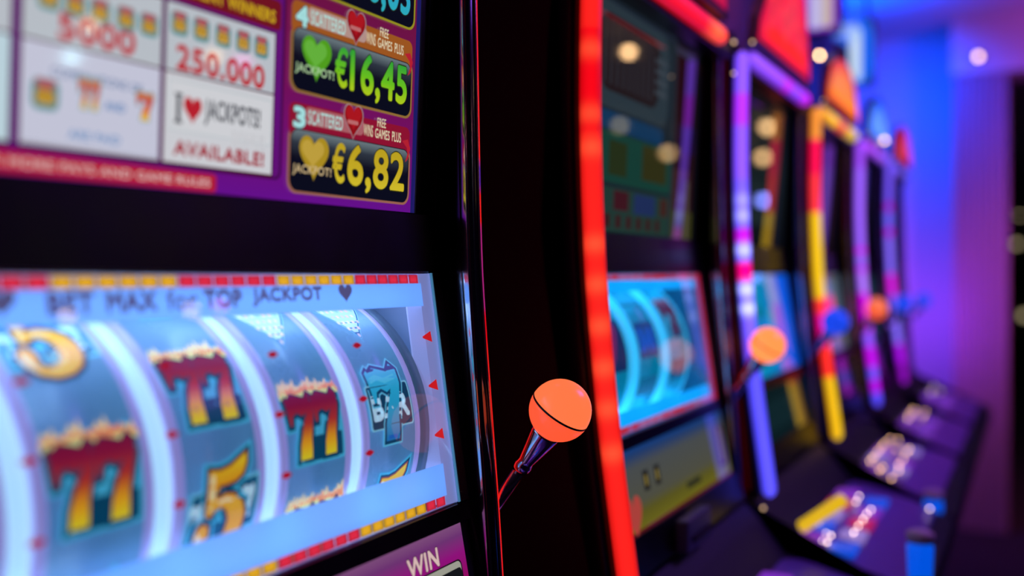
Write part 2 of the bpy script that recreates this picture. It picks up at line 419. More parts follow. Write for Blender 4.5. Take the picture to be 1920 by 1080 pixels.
# ------------------------------------------------------------------ machine geometry
FACE = [(.62, .430), (.36, .436), (.25, .447), (.05, .455), (.0, .451), (-.192, .4225), (-.205, .4205), (-.30, .402), (-.345, .392)]
TRIM = [(.352, .4085), (.30, .4095), (.25, .4105), (.17, .411), (.09, .409), (0, .405), (-.07, .399), (-.15, .391), (-.20, .385), (-.25, .378), (-.30, .371), (-.345, .3645)]
def interp(prof, h):
    if h >= prof[0][0]: return prof[0][1]
    for (a, d), (b, e) in zip(prof, prof[1:]):
        if h >= b:
            k = (a-h)/(a-b); k = k
            return d + (e-d)*k
    return prof[-1][1]
def smooth_trim(h): return (interp(TRIM, h+.02) + interp(TRIM, h) * 2 + interp(TRIM, h-.02)) / 4
EDGE = [(.38, .4275), (.243, .4275), (.148, .4255), (.053, .4235), (0, .4216), (-.065, .4168), (-.135, .411), (-.205, .405), (-.266, .401), (-.36, .394)]
def smooth_edge(h): return (interp(EDGE, h+.02) + interp(EDGE, h) * 2 + interp(EDGE, h-.02)) / 4
class Panel:
    def __init__(self, x0, h0, d0, h1, d1):
        self.x0 = x0; self.h0 = h0; self.d0 = d0
        L = math.hypot(h1-h0, d1-d0); sg = 1 if h1 > h0 else -1
        self.vh = (h1-h0)/L*sg; self.vd = (d1-d0)/L*sg            # up direction in (h, depth)
    def __call__(self, s, t, out=0):                              # out: towards the player
        return Vector((self.x0+s, self.d0 + self.vd*t - self.vh*out, EYE + self.h0 + self.vh*t + self.vd*out))
LED_N = 150
def led_strip(name, xc, sgn, colfn, parent, half=.0138, depth=.011, h0=.350, h1=-.349, dd=0.0, mat='led', line=None):
    line = line or smooth_trim
    path = []
    for i in range(LED_N):
        k = i/(LED_N-1); h = h0 + (h1-h0)*k
        d = line(h) + dd; e = .002
        dv = (line(h+e) - line(h-e))/(2*e)
        out = Vector((0, -1, dv)).normalized()
        end = min(k, 1-k)*(abs(h1-h0))
        sc = math.sqrt(max(1-(1-min(end/half, 1))**2, .02))
        path.append(((xc, d, EYE+h), (1, 0, 0), out, sc))
    sec = [(math.cos(a)*half, math.sin(a)*depth) for a in [2*math.pi*j/24 for j in range(24)]]
    bm = bmesh.new(); hs = [h0 + (h1-h0)*i/(LED_N-1) for i in range(LED_N)]
    sweep(bm, path, sec, lambda i: colfn(hs[i]), aim=(.85*sgn, .53))
    return build(name, bm, M[mat], parent, smooth=True)
def led_bar(name, xa, xb, h, d, colfn, parent, half=.0135, mat='led'):
    N = 60; path = []
    for i in range(N):
        k = i/(N-1); x = xa + (xb-xa)*k; end = min(k, 1-k)*abs(xb-xa)
        sc = math.sqrt(max(1-(1-min(end/half, 1))**2, .02))
        path.append(((x, d, EYE+h), (0, 0, 1), (0, -1, 0), sc))
    sec = [(math.cos(a)*half, math.sin(a)*.011) for a in [2*math.pi*j/16 for j in range(16)]]
    bm = bmesh.new(); sweep(bm, path, sec, lambda i: colfn(i/(N-1)))
    return build(name, bm, M[mat], parent, smooth=True)
def trim_rail(name, x0, x1, dd0, dd1, mat, parent, h0=.38, h1=-.36, N=60, line=None):
    line = line or smooth_trim
    """solid rail that follows the curved front edge"""
    bm = bmesh.new(); path = []
    for i in range(N):
        h = h0 + (h1-h0)*i/(N-1)
        path.append((((x0+x1)/2, line(h) + (dd0+dd1)/2, EYE+h), (1, 0, 0), (0, -1, 0), 1))
    a, b = (x1-x0)/2, (dd1-dd0)/2; r = min(a, b)*.6
    sec = []
    for cx, cy, an in ((a-r, b-r, 0), (-(a-r), b-r, 90), (-(a-r), -(b-r), 180), (a-r, -(b-r), 270)):
        for k in range(4):
            q = math.radians(an+30*k); sec.append((cx + r*math.cos(q), cy + r*math.sin(q)))
    sweep(bm, path, sec)
    return build(name, bm, mat, parent, smooth=True)
def face_poly(h0, h1):
    hs = sorted({h0, h1} | {h for h, _ in FACE if h1 < h < h0}, reverse=True)
    return [(h, interp(FACE, h)) for h in hs]
def bezel(name, x0, x1, h0, h1, mat, parent, thick=.03, out=0.0):
    bm = bmesh.new(); P = face_poly(h0, h1)
    poly = [(x0, d-out, EYE+h) for h, d in P] + [(x0, d+thick, EYE+h) for h, d in reversed(P)]
    prism(bm, poly, (x1-x0, 0, 0)); return build(name, bm, mat, parent)

def make_handle(parent, X, h, knob_top, knob_low, D=.361, r=.0270, base_h=-.262, base_d=.463, dx=0.0):
    ball = Vector((X+dx, D, EYE+h)); base = Vector((X-.0055, base_d, EYE+base_h)); ax = (ball-base).normalized(); L = (ball-base).length
    bm = bmesh.new(); lathe(bm, base, ax, [(0, .0058), (L-.066, .0058)], 28)
    hd = build('handle', bm, M['chrome'], parent, True)
    bm = bmesh.new(); lathe(bm, base + ax*(L-.066), ax, [(-.001, .0074), (.002, .0086), (.006, .0086), (.008, .0078), (.011, .0080), (.0405, .0138), (.043, .0132)], 32)
    build('collar', bm, M['chrome'], hd, True)
    bm = bmesh.new(); lathe(bm, base, ax, [(-.012, .0085), (-.004, .0095), (.004, .0085), (.010, .0065)], 28); build('socket', bm, M['black'], hd, True)
    def hemi(a0, a1, m, nm):
        b = bmesh.new(); lathe(b, ball, ax, [(r*math.sin(math.radians(a)), r*math.cos(math.radians(a))) for a in [a0+(a1-a0)*k/14 for k in range(15)]], 48)
        return build(nm, b, m, hd, True)
    hemi(1.6, 90, knob_top, 'knob_cap'); hemi(-90, -1.6, knob_low, 'knob_base')
    b = bmesh.new(); lathe(b, ball, ax, [(-.0010, r*.90), (-.0009, r*1.003), (.0009, r*1.003), (.0010, r*.90)], 48); build('knob_seam', b, M['matte'], hd, True)
    return hd

def make_deck(parent, X0, X1, glints, accent, seed):
    """curved button deck that juts towards the player"""
    Z = EYE
    prof = [(.470, -.352), (.392, -.352), (.372, -.372), (.330, -.418), (.165, -.462), (.140, -.480), (.135, -.505), (.160, -.525), (.470, -.56)]
    bm = bmesh.new(); prism(bm, [(X0, d, Z+h) for d, h in prof], (X1-X0, 0, 0))
    dk = build('button_deck', bm, M['matte'], parent)
    # printed top plate
    def top(s, k, out=0):      # k 0..1 from back to front
        d = .330 + (.165-.330)*k; h = -.418 + (-.462+.418)*k
        return Vector((X0+s, d - .04*out, Z+h+out))
    w = X1-X0; bm = bmesh.new()
    pts = []
    for a in range(0, 91, 15): pts.append((w-.06+.045*math.sin(math.radians(a)), .72+.25*math.cos(math.radians(a))))
    for a in range(0, 91, 15): pts.append((w-.06+.045*math.cos(math.radians(a)), .3-.27*math.sin(math.radians(a))))
    pts2 = [(.03, .03), (.03, .97)] + pts
    prism(bm, [top(s, k, .0005) for s, k in pts2], (0, 0, .003)); build('deck_plate', bm, M['deck'], dk)
    rnd = random.Random(seed)
    cols = accent
    for row, (k, n) in enumerate(((.10, 5), (.40, 5))):
        for i in range(n):
            s = .075 + i*.088 + row*.01; c = top(s, k, .0035)
            bm = bmesh.new(); box(bm, (c.x-.030, c.y-.021, c.z-.004), (c.x+.030, c.y+.021, c.z+.006), .003)
            b = build('button', bm, cols[(i+row) % len(cols)], dk)
    for (s, k, m) in glints:  # glowing dots stand in for highlights on the chrome button rims
        c = top(s, k, .012); bm = bmesh.new(); bmesh.ops.create_icosphere(bm, subdivisions=1, radius=.0021, matrix=Matrix.Translation(c))
        build('painted_glint', bm, M[m], dk)
    return dk
def glow(name, col, es):
    m = pbr(name, tuple(min(1, c*.5) for c in col), .35, emis=col, es=es); m.cycles.emission_sampling = 'NONE'; return m
B_V = glow('violet_button_lens', (.22, .03, .5), .75); B_B = glow('blue_button_lens', (.0, .07, .6), 1.0); B_L = glow('lilac_button_lens', (.32, .22, .6), .75)
B_R = glow('red_button_lens', (.45, .01, .09), .9); B_D = glow('plum_button_lens', (.10, .03, .2), .7)

def reel_bay(parent, win, n, pitch, first, face, R, apex_t, depth, fm, dm, cav, symbols, printm, rimm, side=True):
    """drums behind the glass. first: centre of rightmost reel, going left by pitch"""
    def cyl(s, a, out=0):                # a: arc length upwards from the apex
        th = a/R; rr = R + out
        return win(s, apex_t + rr*math.sin(th), -(depth + R) + rr*math.cos(th))
    arc = [(-.19 + .42*k/48) for k in range(49)]
    arc = [a for a in arc if abs(a/R) < 1.75]
    for i in range(n):
        c = first - i*pitch; s0, s1 = c-face/2, c+face/2
        bm = bmesh.new()
        A_ = [[bm.verts.new(cyl(s, a)) for a in arc] for s in (s0, s1)]
        for j in range(len(arc)-1): bm.faces.new((A_[0][j], A_[1][j], A_[1][j+1], A_[0][j+1]))
        # side walls of the drum
        for sd, rowv in ((0, A_[0]), (1, A_[1])):
            cen = bm.verts.new(win((s0, s1)[sd], apex_t, -(depth+R)))
            for j in range(len(arc)-1):
                f = (rowv[j], rowv[j+1], cen); bm.faces.new(f if sd else f[::-1])
        reel = build('reel', bm, M[fm], parent, True)
        for sg in (0, 1):
            bm = bmesh.new(); e = (s0-.0065, s0) if sg == 0 else (s1, s1+.0065)
            prof = [(cyl(e[0], a, .0006), cyl(e[1], a, .0006), cyl(e[1], a, -.004), cyl(e[0], a, -.004)) for a in arc]
            V = [[bm.verts.new(p) for p in q] for q in prof]
            for j in range(len(V)-1):
                for k in range(4): bm.faces.new((V[j][k], V[j][(k+1) % 4], V[j+1][(k+1) % 4], V[j+1][k]))
            bmesh.ops.recalc_face_normals(bm, faces=bm.faces); build('reel_rim', bm, M[rimm], reel, True)
        A = Art(); symbols(A, i, c)
        if A.bm.faces:
            A.done('reel_symbols', lambda s, t, o: cyl(s, t, o), M[printm], reel, cuts=[k*.006-.12 for k in range(42)], dz=.000008, base=.0004)
        else: A.bm.free()
    for i in range(n+1):                 # glowing dividers between the drums
        c = first + pitch/2 - i*pitch
        if i == 0:
            if not side: continue
            # dark flange closing the rightmost drum
            bm = bmesh.new(); s0 = first + face/2 + .0075; s1 = s0 + .0125
            V = [[bm.verts.new(q) for q in (cyl(s0, a, .001), cyl(s1, a, .001), cyl(s1, a, -.012), cyl(s0, a, -.012))] for a in arc]
            for j in range(len(V)-1):
                for k in range(4): bm.faces.new((V[j][k], V[j][(k+1) % 4], V[j+1][(k+1) % 4], V[j+1][k]))
            bmesh.ops.recalc_face_normals(bm, faces=bm.faces); build('reel_flange', bm, M['flange'], parent, True); continue
        bm = bmesh.new(); hw = (pitch-face)/2 - .0078
        if i == n: hw = .006
        V = [[bm.verts.new(q) for q in (cyl(c-hw, a, -.002), cyl(c+hw, a, -.002), cyl(c+hw, a, -.02), cyl(c-hw, a, -.02))] for a in arc]
        for j in range(len(V)-1):
            for k in range(4): bm.faces.new((V[j][k], V[j][(k+1) % 4], V[j+1][(k+1) % 4], V[j+1][k]))
        bmesh.ops.recalc_face_normals(bm, faces=bm.faces); build('reel_divider', bm, M[dm], parent, True)
    # liner of the bay: top, bottom, back, sides
    s0, s1 = -.498, .0; dp = -.26
    for nm, q in (('bay_liner_top', [(s0, 0, dp), (s1, 0, dp), (s1, 0, -.003), (s0, 0, -.003)]), ('bay_liner_bottom', [(s0, -.192, dp), (s1, -.192, dp), (s1, -.192, -.003), (s0, -.192, -.003)]),
                  ('bay_liner_back', [(s0, -.192, dp), (s1, -.192, dp), (s1, 0, dp), (s0, 0, dp)])):
        bm = bmesh.new(); prism(bm, [win(*p) for p in q], tuple((win(0, .002, 0) - win(0, 0, 0)) if 'top' in nm else (win(0, -.002, 0) - win(0, 0, 0)) if 'bottom' in nm else (win(0, 0, -.002) - win(0, 0, 0))))
        build(nm, bm, M[cav], parent)
    for s in (s0-.002, s1):
        bm = bmesh.new(); prism(bm, [win(s, 0, dp), win(s, -.192, dp), win(s, -.192, -.003), win(s, 0, -.003)], (.002, 0, 0)); build('bay_liner_side', bm, M[cav], parent)
    if side:
        for a, b in ((first + face/2 + .0205, -.0125), (-.497, first - (n-1)*pitch - face/2 - .022)):
            if b > a:
                bm = bmesh.new(); prism(bm, [win(a, -.001, -.016), win(b, -.001, -.006), win(b, -.191, -.006), win(a, -.191, -.016)], (0, .0015, 0)); build('bay_side_panel', bm, M['side_w'], parent)

def dimc(c, k):
    c = lin(c) if isinstance(c, str) else c; return tuple(x*k for x in c)
def cells(parent, win, t0, t1, depth, seq, s_right, pitch, mat='cell'):
    A = Art()
    for i, c in enumerate(seq):
        b = s_right - i*pitch; A.rect(b-pitch+.0006, b-.0006, t0, t1, dimc(c, .62)); A.rect(b-pitch+.0030, b-.0030, t0+.001, t1-.001, c, r=.0016)
    return A.done('led_cells', lambda s, t, o: win(s, t, -depth), M[mat], parent)

def lathe_disc(): pass

def slot_machine(xr, label, cfg):
    """xr: world X of the right edge of the reel window"""
    root = thing('slot_machine', label, 'slot machine', (xr-.249, .68, 0), 'slot machines in the row')
    XL, XR = xr-.535, xr+.036
    Z = EYE
    # cabinet carcass with an opening for the reel bay: built from side cheeks, back, base and head
    bm = bmesh.new()
    def cheek(xa, xb):
        P = face_poly(.62, -.345)
        poly = [(xa, d+.006, Z+h) for h, d in P] + [(xa, .40, Z-.56), (xa, .43, 0.0), (xa, .92, 0.0), (xa, .92, Z+.36), (xa, .80, Z+.62)]
        poly = [(x, max(y, .40), z) for x, y, z in poly]
        prism(bm, poly, (xb-xa, 0, 0))
    hh = cfg.get('head', .352)
    def cheek2(xa, xb):
        P = face_poly(hh, -.345)
        poly = [(xa, d+.006, Z+h) for h, d in P] + [(xa, .41, Z-.56), (xa, .44, 0.0), (xa, .92, 0.0), (xa, .92, Z+hh)]
        prism(bm, poly, (xb-xa, 0, 0))
    cheek2(XL, XL+.018); cheek2(XR-.012, XR)
    box(bm, (XL+.018, .90, 0), (XR-.012, .92, Z+hh)); box(bm, (XL+.018, .44, Z+hh-.02), (XR-.012, .90, Z+hh))
    build('cabinet', bm, M['side'], root)
    bm = bmesh.new(); box(bm, (XL+.018, .425, 0), (XR-.012, .445, Z-.56), .004); build('belly_door', bm, M['black'], root)
    # black front bezels
    bezel('front_bezel', XL+.018, xr-.498, hh, -.345, M['black'], root)
    bezel('front_bezel', xr+.013, XR-.003, hh, -.345, M['black'], root)
    bezel('screen_divider_band', xr-.498, xr+.013, .049, .0015, M['black'], root)
    bezel('window_sill_band', xr-.498, xr+.013, -.1915, -.206, M['black'], root)
    bezel('head_band', xr-.498, xr+.013, hh, .338, M['black'], root)
    bezel('lower_band', xr-.498, xr+.013, cfg.get('lowb', -.302), -.345, M['black'], root)
    # bezel between upper screen sides
    # upper screen
    up = Panel(xr, .05, .4555, .25, .4475)
    bm = bmesh.new(); prism(bm, [up(-.498, .0, -.004), up(-.0125, .0, -.004), up(-.0125, .29, -.004), up(-.498, .29, -.004)], tuple(up(0, 0, -.02) - up(0, 0, -.004)))
    us = build('upper_screen', bm, M['matte'], root)
    A = Art(); cfg['upper'](A); A.done('screen_image', lambda s, t, o: up(s, t, o), M[cfg.get('upmat', 'print')], us, base=-.0035)
    bm = bmesh.new(); prism(bm, [up(-.0125, 0, -.004), up(.014, 0, -.004), up(.014, .29, -.004), up(-.0125, .29, -.004)], tuple(up(0, 0, -.03) - up(0, 0, -.004))); build('screen_frame', bm, M['black'], us)
    bm = bmesh.new(); prism(bm, [up(-.0040, 0, -.004), up(-.0028, 0, -.004), up(-.0028, .29, -.004), up(-.0040, .29, -.004)], tuple(up(0, 0, .002) - up(0, 0, 0))); build('screen_seal', bm, M['dchrome'], us)
    # reel window or video screen
    win = Panel(xr, 0, .451, -.19, .423)
    cfg['window'](root, win, xr)
    bm = bmesh.new(); prism(bm, [win(.0005, .0, -.004), win(.0005, -.192, -.004), win(.0125, -.192, -.004), win(.0125, .0, -.004)], tuple(win(0, 0, .001) - win(0, 0, -.004))); build('window_gasket', bm, M['gasket'], root)
    # lower glass
    low = Panel(xr, -.20, .4215, -.30, .4025)
    bm = bmesh.new(); prism(bm, [low(-.498, -.006, -.003), low(.012, -.006, -.003), low(.012, -.104, -.003), low(-.498, -.104, -.003)], tuple(low(0, 0, -.02) - low(0, 0, -.003)))
    ls = build('lower_screen', bm, M['matte'], root)
    A = Art(); cfg['lower'](A); A.done('screen_image', lambda s, t, o: low(s, t, o), M[cfg.get('lowmat', 'print')], ls, base=-.0025)
    # trims
    trim_rail('edge_trim', xr+.022, xr+.0345, .0015, .030, M['dchrome'], root, h1=-.349, line=smooth_edge)
    trim_rail('edge_bead', xr+.0335, xr+.0355, .0005, .012, M['chrome'], root, h1=-.349, line=smooth_edge)
    trim_rail('edge_bead', xr+.0195, xr+.0225, .0045, .012, M['chrome'], root, h1=-.349, line=smooth_edge)
    led_strip('led_strip', xr+.0450, 1, cfg.get('rightled', cfg['led']), root, half=.0056, depth=.0046, dd=.0105, line=smooth_edge)
    trim_rail('led_channel', xr-.5345, xr-.5025, .010, .040, M['black'], root, h1=-.349)
    led_strip('led_strip', xr-.520, -1, cfg['led'], root)
    bm = bmesh.new(); box(bm, (xr-.50, .412, Z+.329), (xr+.03, .445, Z+.362), .004); build('top_channel', bm, M['black'], root)
    led_bar('top_light_bar', xr-.492, xr-.045, .345, .405, cfg['bar'], root)
    # topper
    if cfg.get('topper'): cfg['topper'](root, xr)
    if xr > 1.5: glow_dot(-.517, .393, .3635, .0024, 'glint', 'corner_glint')(root, xr)  # glowing dot stands in for the chrome highlight at the strip corner
    make_deck(root, xr-.549, xr+.036, cfg['glints'], cfg['accent'], int(xr*10))
    for f in cfg.get('extra', ()): f(root, xr)
    kx = cfg.get('knob', (0, 0, -.118)); mt = cfg.get('knobm', ('knobA', 'knobB'))
    make_handle(root, xr+.064, kx[2], M[mt[0]], M[mt[1]], D=.361+kx[1], dx=kx[0])
    return root

# ------------------------------------------------------------------ artwork of the nearest machine
def art_upper0(A):
    T0, T1 = .0, .29
    bg = ramp([(0, '#63108a'), (.03, '#6a0f74'), (.08, '#701058'), (.16, '#6a123f'), (.29, '#5a1030')])
    A.rect(-.498, -.0125, T0, T1, lambda s, t: bg(t), cuts=[.03, .08, .16])
    A.rect(-.0205, -.0145, T0, T1, '#1d1b62'); A.rect(-.0145, -.0125, T0, T1, '#0c0c16')
    # frame line round the pay table
    A.rect(-.470, -.1815, .0135, .150, '#3d0a44', r=.006); A.rect(-.468, -.1835, .0150, .150, '#5f1074', r=.005)
    w0, w1, w2 = '#c2c3d6', '#b9bccb', '#c9cad0'
    for (a, b, c) in ((-.478, -.3868, '#b9d0da'), (-.3805, -.2897, w0), (-.2862, -.1915, w2)):
        A.rect(a-.0012, b+.0012, .0145, .1125, '#4b1030', r=.001)
        A.rect(a, b, .0165, .0700, c); A.rect(a, b, .0712, .1115, '#b6bcc4')
    A.rect(-.3790, -.291, .0172, .0178, '#8b8f9c')
    # first cell (partly outside the picture)
    A.text('1000', -.452, -.402, .0735, .088, '#b3232e', off=.03)
    # centre cell
    A.text('5000', -.3598, -.3087, .0735, .0885, '#b41f2b', off=.035)
    for s in (-.3655, -.3495, -.3335, -.3160, -.2995): icon_barrel(A, s, .0945, .0125, .0135)
    A.text('COMBINATIONS OF', -.3630, -.3035, .0535, .0585, '#4a6a96', off=.01)
    icon_barrel(A, -.3665, .0440, .0150, .0165); icon_7s(A, -.3395, .0475, .0135, .0165, 2)
    A.text('AND', -.3290, -.3150, .0405, .0455, '#4f7cb0', off=.03); icon_7s(A, -.3015, .0465, .0120, .0165, 1)
    A.text('ARE PAID', -.3520, -.3180, .0220, .0270, '#5a86b8', off=.02)
    # right cell
    A.text('250.000', -.2785, -.2012, .0720, .0878, '#b3202c', off=.035)
    for s in (-.2765, -.2590, -.2405, -.2225, -.2055): icon_barrel(A, s, .1005, .0125, .0145)
    A.rect(-.2835, -.1935, .0355, .0660, '#b4bfc4'); A.rect(-.2828, -.1942, .0362, .0653, '#cdced3')
    A.text('I', -.2775, -.2745, .0410, .0575, '#3a3c46', off=.03)
    A.rect(-.2790, -.2728, .0402, .0418, '#3a3c46'); A.rect(-.2790, -.2728, .0568, .0584, '#3a3c46')
    A.heart(-.2645, .0490, .0150, .0165, '#b5212e')
    A.text('JACKPOTS!', -.2545, -.2045, .0420, .0585, '#41434c', off=.025)
    A.text('BONUS', -.2300, -.2000, .0310, .0410, '#cfcfd4', off=.02, outline=('#83858c',), ow=.02)
    A.text('AVAILABLE!', -.2790, -.2000, .0208, .0302, '#9c1c30', off=.04)
    # dark red heading over the right cell
    A.rect(-.2960, -.1870, .1140, .1340, '#6e1220', r=.004); A.text('CURRENT WINNERS', -.2860, -.1930, .1180, .1265, '#c8a51c', off=.03)
    A.rect(-.4600, -.2980, .1140, .1340, '#6e1220', r=.004)
    # red rule banner
    A.rect(-.498, -.2430, .0005, .0120, '#ae1c38', r=.003)
    A.text('TOUCH SCREEN FOR MORE PAYS AND GAME RULES', -.4880, -.2485, .0038, .0088, '#d9b6b4', off=.02)
    # jackpot meters
    def meter(t, ribbon, big, val, vcol, hcol, jcol, trim, ribbon_txt=True):
        A.rect(-.1768, -.0255, t-.0018, t+.0455, trim, r=.009)
        if ribbon_txt:
            rb = ramp([(0, ribbon), (.5, ribbon), (1, ribbon)])
            A.rect(-.1768, -.0270, t+.0380, t+.0615, ribbon, r=.006)
            A.rect(-.1600, -.0900, t+.0475, t+.0600, '#b08e86' if ribbon != '#8a1230' else '#a65c64', r=.005)
        A.rect(-.1745, -.0275, t, t+.0435, '#0a0c1c', r=.008)
        g2 = ramp([(t+.024, '#10101f'), (t+.034, '#2d3440'), (t+.0435, '#6b7a80')])
        A.rect(-.1735, -.0285, t+.022, t+.0428, lambda s, y: g2(y), cuts=[t+.028, t+.034, t+.039], r=.007)
        if ribbon_txt:
            A.text(big, -.1722, -.1590, t+.0440, t+.0590, '#9fd6d6', off=.045, outline=('#2f5c6a',), ow=.03)
            A.text('SCATTERED', -.1560, -.1165, t+.0480, t+.0580, '#a9d4ce', off=.012)
            A.heart(-.1035, t+.0560, .0245, .0270, '#a08a92'); A.heart(-.1035, t+.0562, .0228, .0252, '#8c0f18'); A.heart(-.1035, t+.0590, .0190, .0180, '#a8161f')
            A.rect(-.1110, -.0975, t+.0545, t+.0575, '#b8686a', r=.0012)
            A.text('WINS', -.0905, -.0785, t+.0480, t+.0570, '#d8cfae', off=.008)
            A.text('FREE', -.0730, -.0615, t+.0570, t+.0640, '#d8cfae', off=.008)
            A.text('GAMES', -.0755, -.0560, t+.0480, t+.0555, '#d8cfae', off=.008)
            A.text('PLUS', -.0525, -.0400, t+.0480, t+.0560, '#d8cfae', off=.008)
            A.poly([(-.038, t+.050), (-.030, t+.052), (-.026, t+.045), (-.029, t+.036), (-.033, t+.033), (-.030, t+.040), (-.031, t+.045)], '#b02030')
        A.heart(-.1485, t+.0240, .0330, .0320, hcol); A.heart(-.1500, t+.0270, .0250, .0200, tuple(min(1, c*1.2+.03) for c in lin(hcol)))
        A.text('JACKPOT!', -.1715, -.1285, t+.0110, t+.0190, jcol, off=.015)
        vg = ramp([(t+.009, vcol[0]), (t+.0225, vcol[1]), (t+.039, vcol[2])])
        f = lambda s, y: vg(y)
        cu = [t+.0165, t+.0225, t+.031]
        A.text('€', -.1275, -.1125, t+.0090, t+.0390, f, off=.02, cuts=cu)
        A.text(val, -.1095, -.0335, t+.0040, t+.0400, f, off=.028, cuts=cu, outline=('#20240e',), ow=.02)
    meter(.0780, '#9a5420', '4', '16,45', ('#a8c21c', '#63b81e', '#2f9c34'), '#4f9c1c', '#a8c89a', '#8d6a34')
    A.poly([(-.1078, .1135), (-.1078, .1180), (-.1105, .1150), (-.1105, .1125)], '#2f9c34')
    meter(.0075, '#8a1230', '3', '6,82', ('#c9b52a', '#bda323', '#b49a1e'), '#a88a20', '#c7ae82', '#96604e')
    meter(.1500, '#7a1848', '5', '28,03', ('#2aa4b4', '#2a9cc0', '#2a88c0'), '#1f7ea0', '#9ac8d8', '#8f8a20')
def art_lower0(A):
    g = ramp([(-.104, '#5a0a44'), (-.05, '#8e0a5e'), (-.030, '#8c1278'), (-.016, '#6b3270'), (-.008, '#7a4a78')])
    A.rect(-.49, -.0005, -.104, -.0068, lambda s, t: g(t), cuts=[-.05, -.036, -.03, -.022, -.016, -.012])
    A.rect(-.165, -.0080, -.0770, -.0340, '#1a0c1a', r=.006)
    A.rect(-.163, -.0095, -.0755, -.0352, '#9a9a8e', r=.005)
    A.rect(-.163, -.0095, -.0755, -.0405, '#14161a', r=.004)
    A.text('WIN', -.0835, -.0400, -.0325, -.0175, '#cfb0ae', off=.035, outline=('#2a0c26',), ow=.03)
    A.rect(-.36, -.19, -.0770, -.0340, '#1a0c1a', r=.006); A.rect(-.358, -.192, -.0755, -.0405, '#14161a', r=.004)
def reels0(A, i, c):
    # i 0 = rightmost reel; t is the arc length above the apex
    if i == 0: sym_heart(A, c, .101); sym_b7(A, c, .0125); sym_5(A, c, -.068)
    elif i == 1: sym_heart(A, c, .101); sym_77(A, c, .010, seed=2); sym_77(A, c, -.068, seed=5)
    elif i == 2: sym_b7(A, c, .135); sym_77(A, c, .047, seed=3); sym_5(A, c, -.030)
    elif i == 3: sym_5(A, c, .093); sym_77(A, c, .004, seed=4); sym_b7(A, c, -.082)
    else: sym_77(A, c, .040, seed=6); sym_5(A, c, -.04)
Y_, R_, P_ = '#ffba28', '#f8304c', '#ff5a9a'
def window0(root, win, xr):
    reel_bay(root, win, 5, .0917, -.0705, .0625, .115, -.113, .0085, 'reelA', 'divA', 'cavity', reels0, 'reelprint', 'rim')
    # frosted, printed bands behind the glass
    for nm, a, b in (('header_band', -.0270, -.0080), ('footer_band', -.1840, -.1580)):
        bm = bmesh.new(); prism(bm, [win(-.498, a, -.0040), win(-.0125, a, -.0040), win(-.0125, b, -.0040), win(-.498, b, -.0040)], tuple(win(0, 0, -.0047) - win(0, 0, -.0040)))
        hb = build(nm, bm, M['frostA'], root)
        if nm == 'header_band':
            A = Art(); cc = '#605c88'
            A.text('BET', -.3690, -.3395, -.0218, -.0095, cc, off=.05); A.text('MAX', -.3315, -.2960, -.0218, -.0095, cc, off=.05)
            A.text('for', -.2885, -.2640, -.0218, -.0095, cc, off=.02); A.text('TOP', -.2590, -.2255, -.0218, -.0095, cc, off=.05)
            A.text('JACKPOT', -.2160, -.1440, -.0218, -.0090, cc, off=.05)
            A.heart(-.1165, -.0148, .0165, .0135, cc); A.heart(-.3945, -.0148, .0165, .0135, cc)
            A.done('header_lettering', lambda s, t, o: win(s, t, o), M['glassprint'], hb, base=-.0037)
    up = [R_]*6 + [Y_]*6; up = [Y_ if (i//6) % 2 else R_ for i in range(34)]
    cells(root, win, -.0082, -.0008, .0044, up, -.0150, .0146)
    lo = [R_]*2 + [Y_]*6 + [R_]*6 + [Y_]*6 + [R_]*6 + [Y_]*6
    cells(root, win, -.1912, -.1838, .0044, lo, -.0150, .0146)
    # glass pane with the pay-line marks
    bm = bmesh.new(); prism(bm, [win(-.498, .0, 0), win(.0, .0, 0), win(.0, -.192, 0), win(-.498, -.192, 0)], tuple(win(0, 0, -.0015) - win(0, 0, 0)))
    g = build('window_glass', bm, M['glass'], root)
    def mark(pts, col):
        A = Art(); A.poly(pts, col); A.done('payline_mark', lambda s, t, o: win(s, t, o), M['glassprint'], g, base=.0002)
    for k in range(5):
        for t in (-.0540, -.0935, -.1332):
            s = -.1155 - .0917*k; mark([(s-.0056, t), (s-.003, t-.0016), (s, t-.0024), (s+.003, t-.0016), (s+.0056, t), (s+.003, t+.0016), (s, t+.0024), (s-.003, t+.0016)], '#b0122a')
    for t in (-.0530, -.0930, -.1332):
        mark([(-.0262, t-.0008), (-.0262, t+.0006), (-.0135, t+.0044), (-.0125, t-.0048)], '#d81c20')
    bm = bmesh.new(); prism(bm, [win(-.0125, .0, -.006), win(-.0, .0, -.0022), win(-.0, -.192, -.0022), win(-.0125, -.192, -.006)], (0, .002, 0)); build('glass_edge', bm, M['side_w'], root)
    bm = bmesh.new(); prism(bm, [win(-.0020, .0, .0002), win(.0006, .0, .0002), win(.0006, -.192, .0002), win(-.0020, -.192, .0002)], tuple(win(0, 0, -.001) - win(0, 0, 0))); build('glass_rim', bm, pbr('lit_glass_rim', (.1, .3, .5), .2, emis=(.08, .28, .5), es=.6), root)
def bay_lights(xr, col, p):
    w = Panel(xr, 0, .451, -.19, .423)
    a = light('reel_bay_tube', 'AREA', w(-.255, -.004, -.030), col, p, .46, .020, w(-.255, -.10, -.035))
    b = light('reel_bay_tube', 'AREA', w(-.255, -.188, -.030), col, p*1.15, .46, .020, w(-.255, -.10, -.035))
    # lamps lie along the window
    for o in (a, b):
        d = (Vector(w(-.255, -.10, -.034)) - o.location).normalized()
        x = Vector((1, 0, 0)); z = -d; y = z.cross(x).normalized()
        o.rotation_euler = Matrix((x, y, z)).transposed().to_euler()

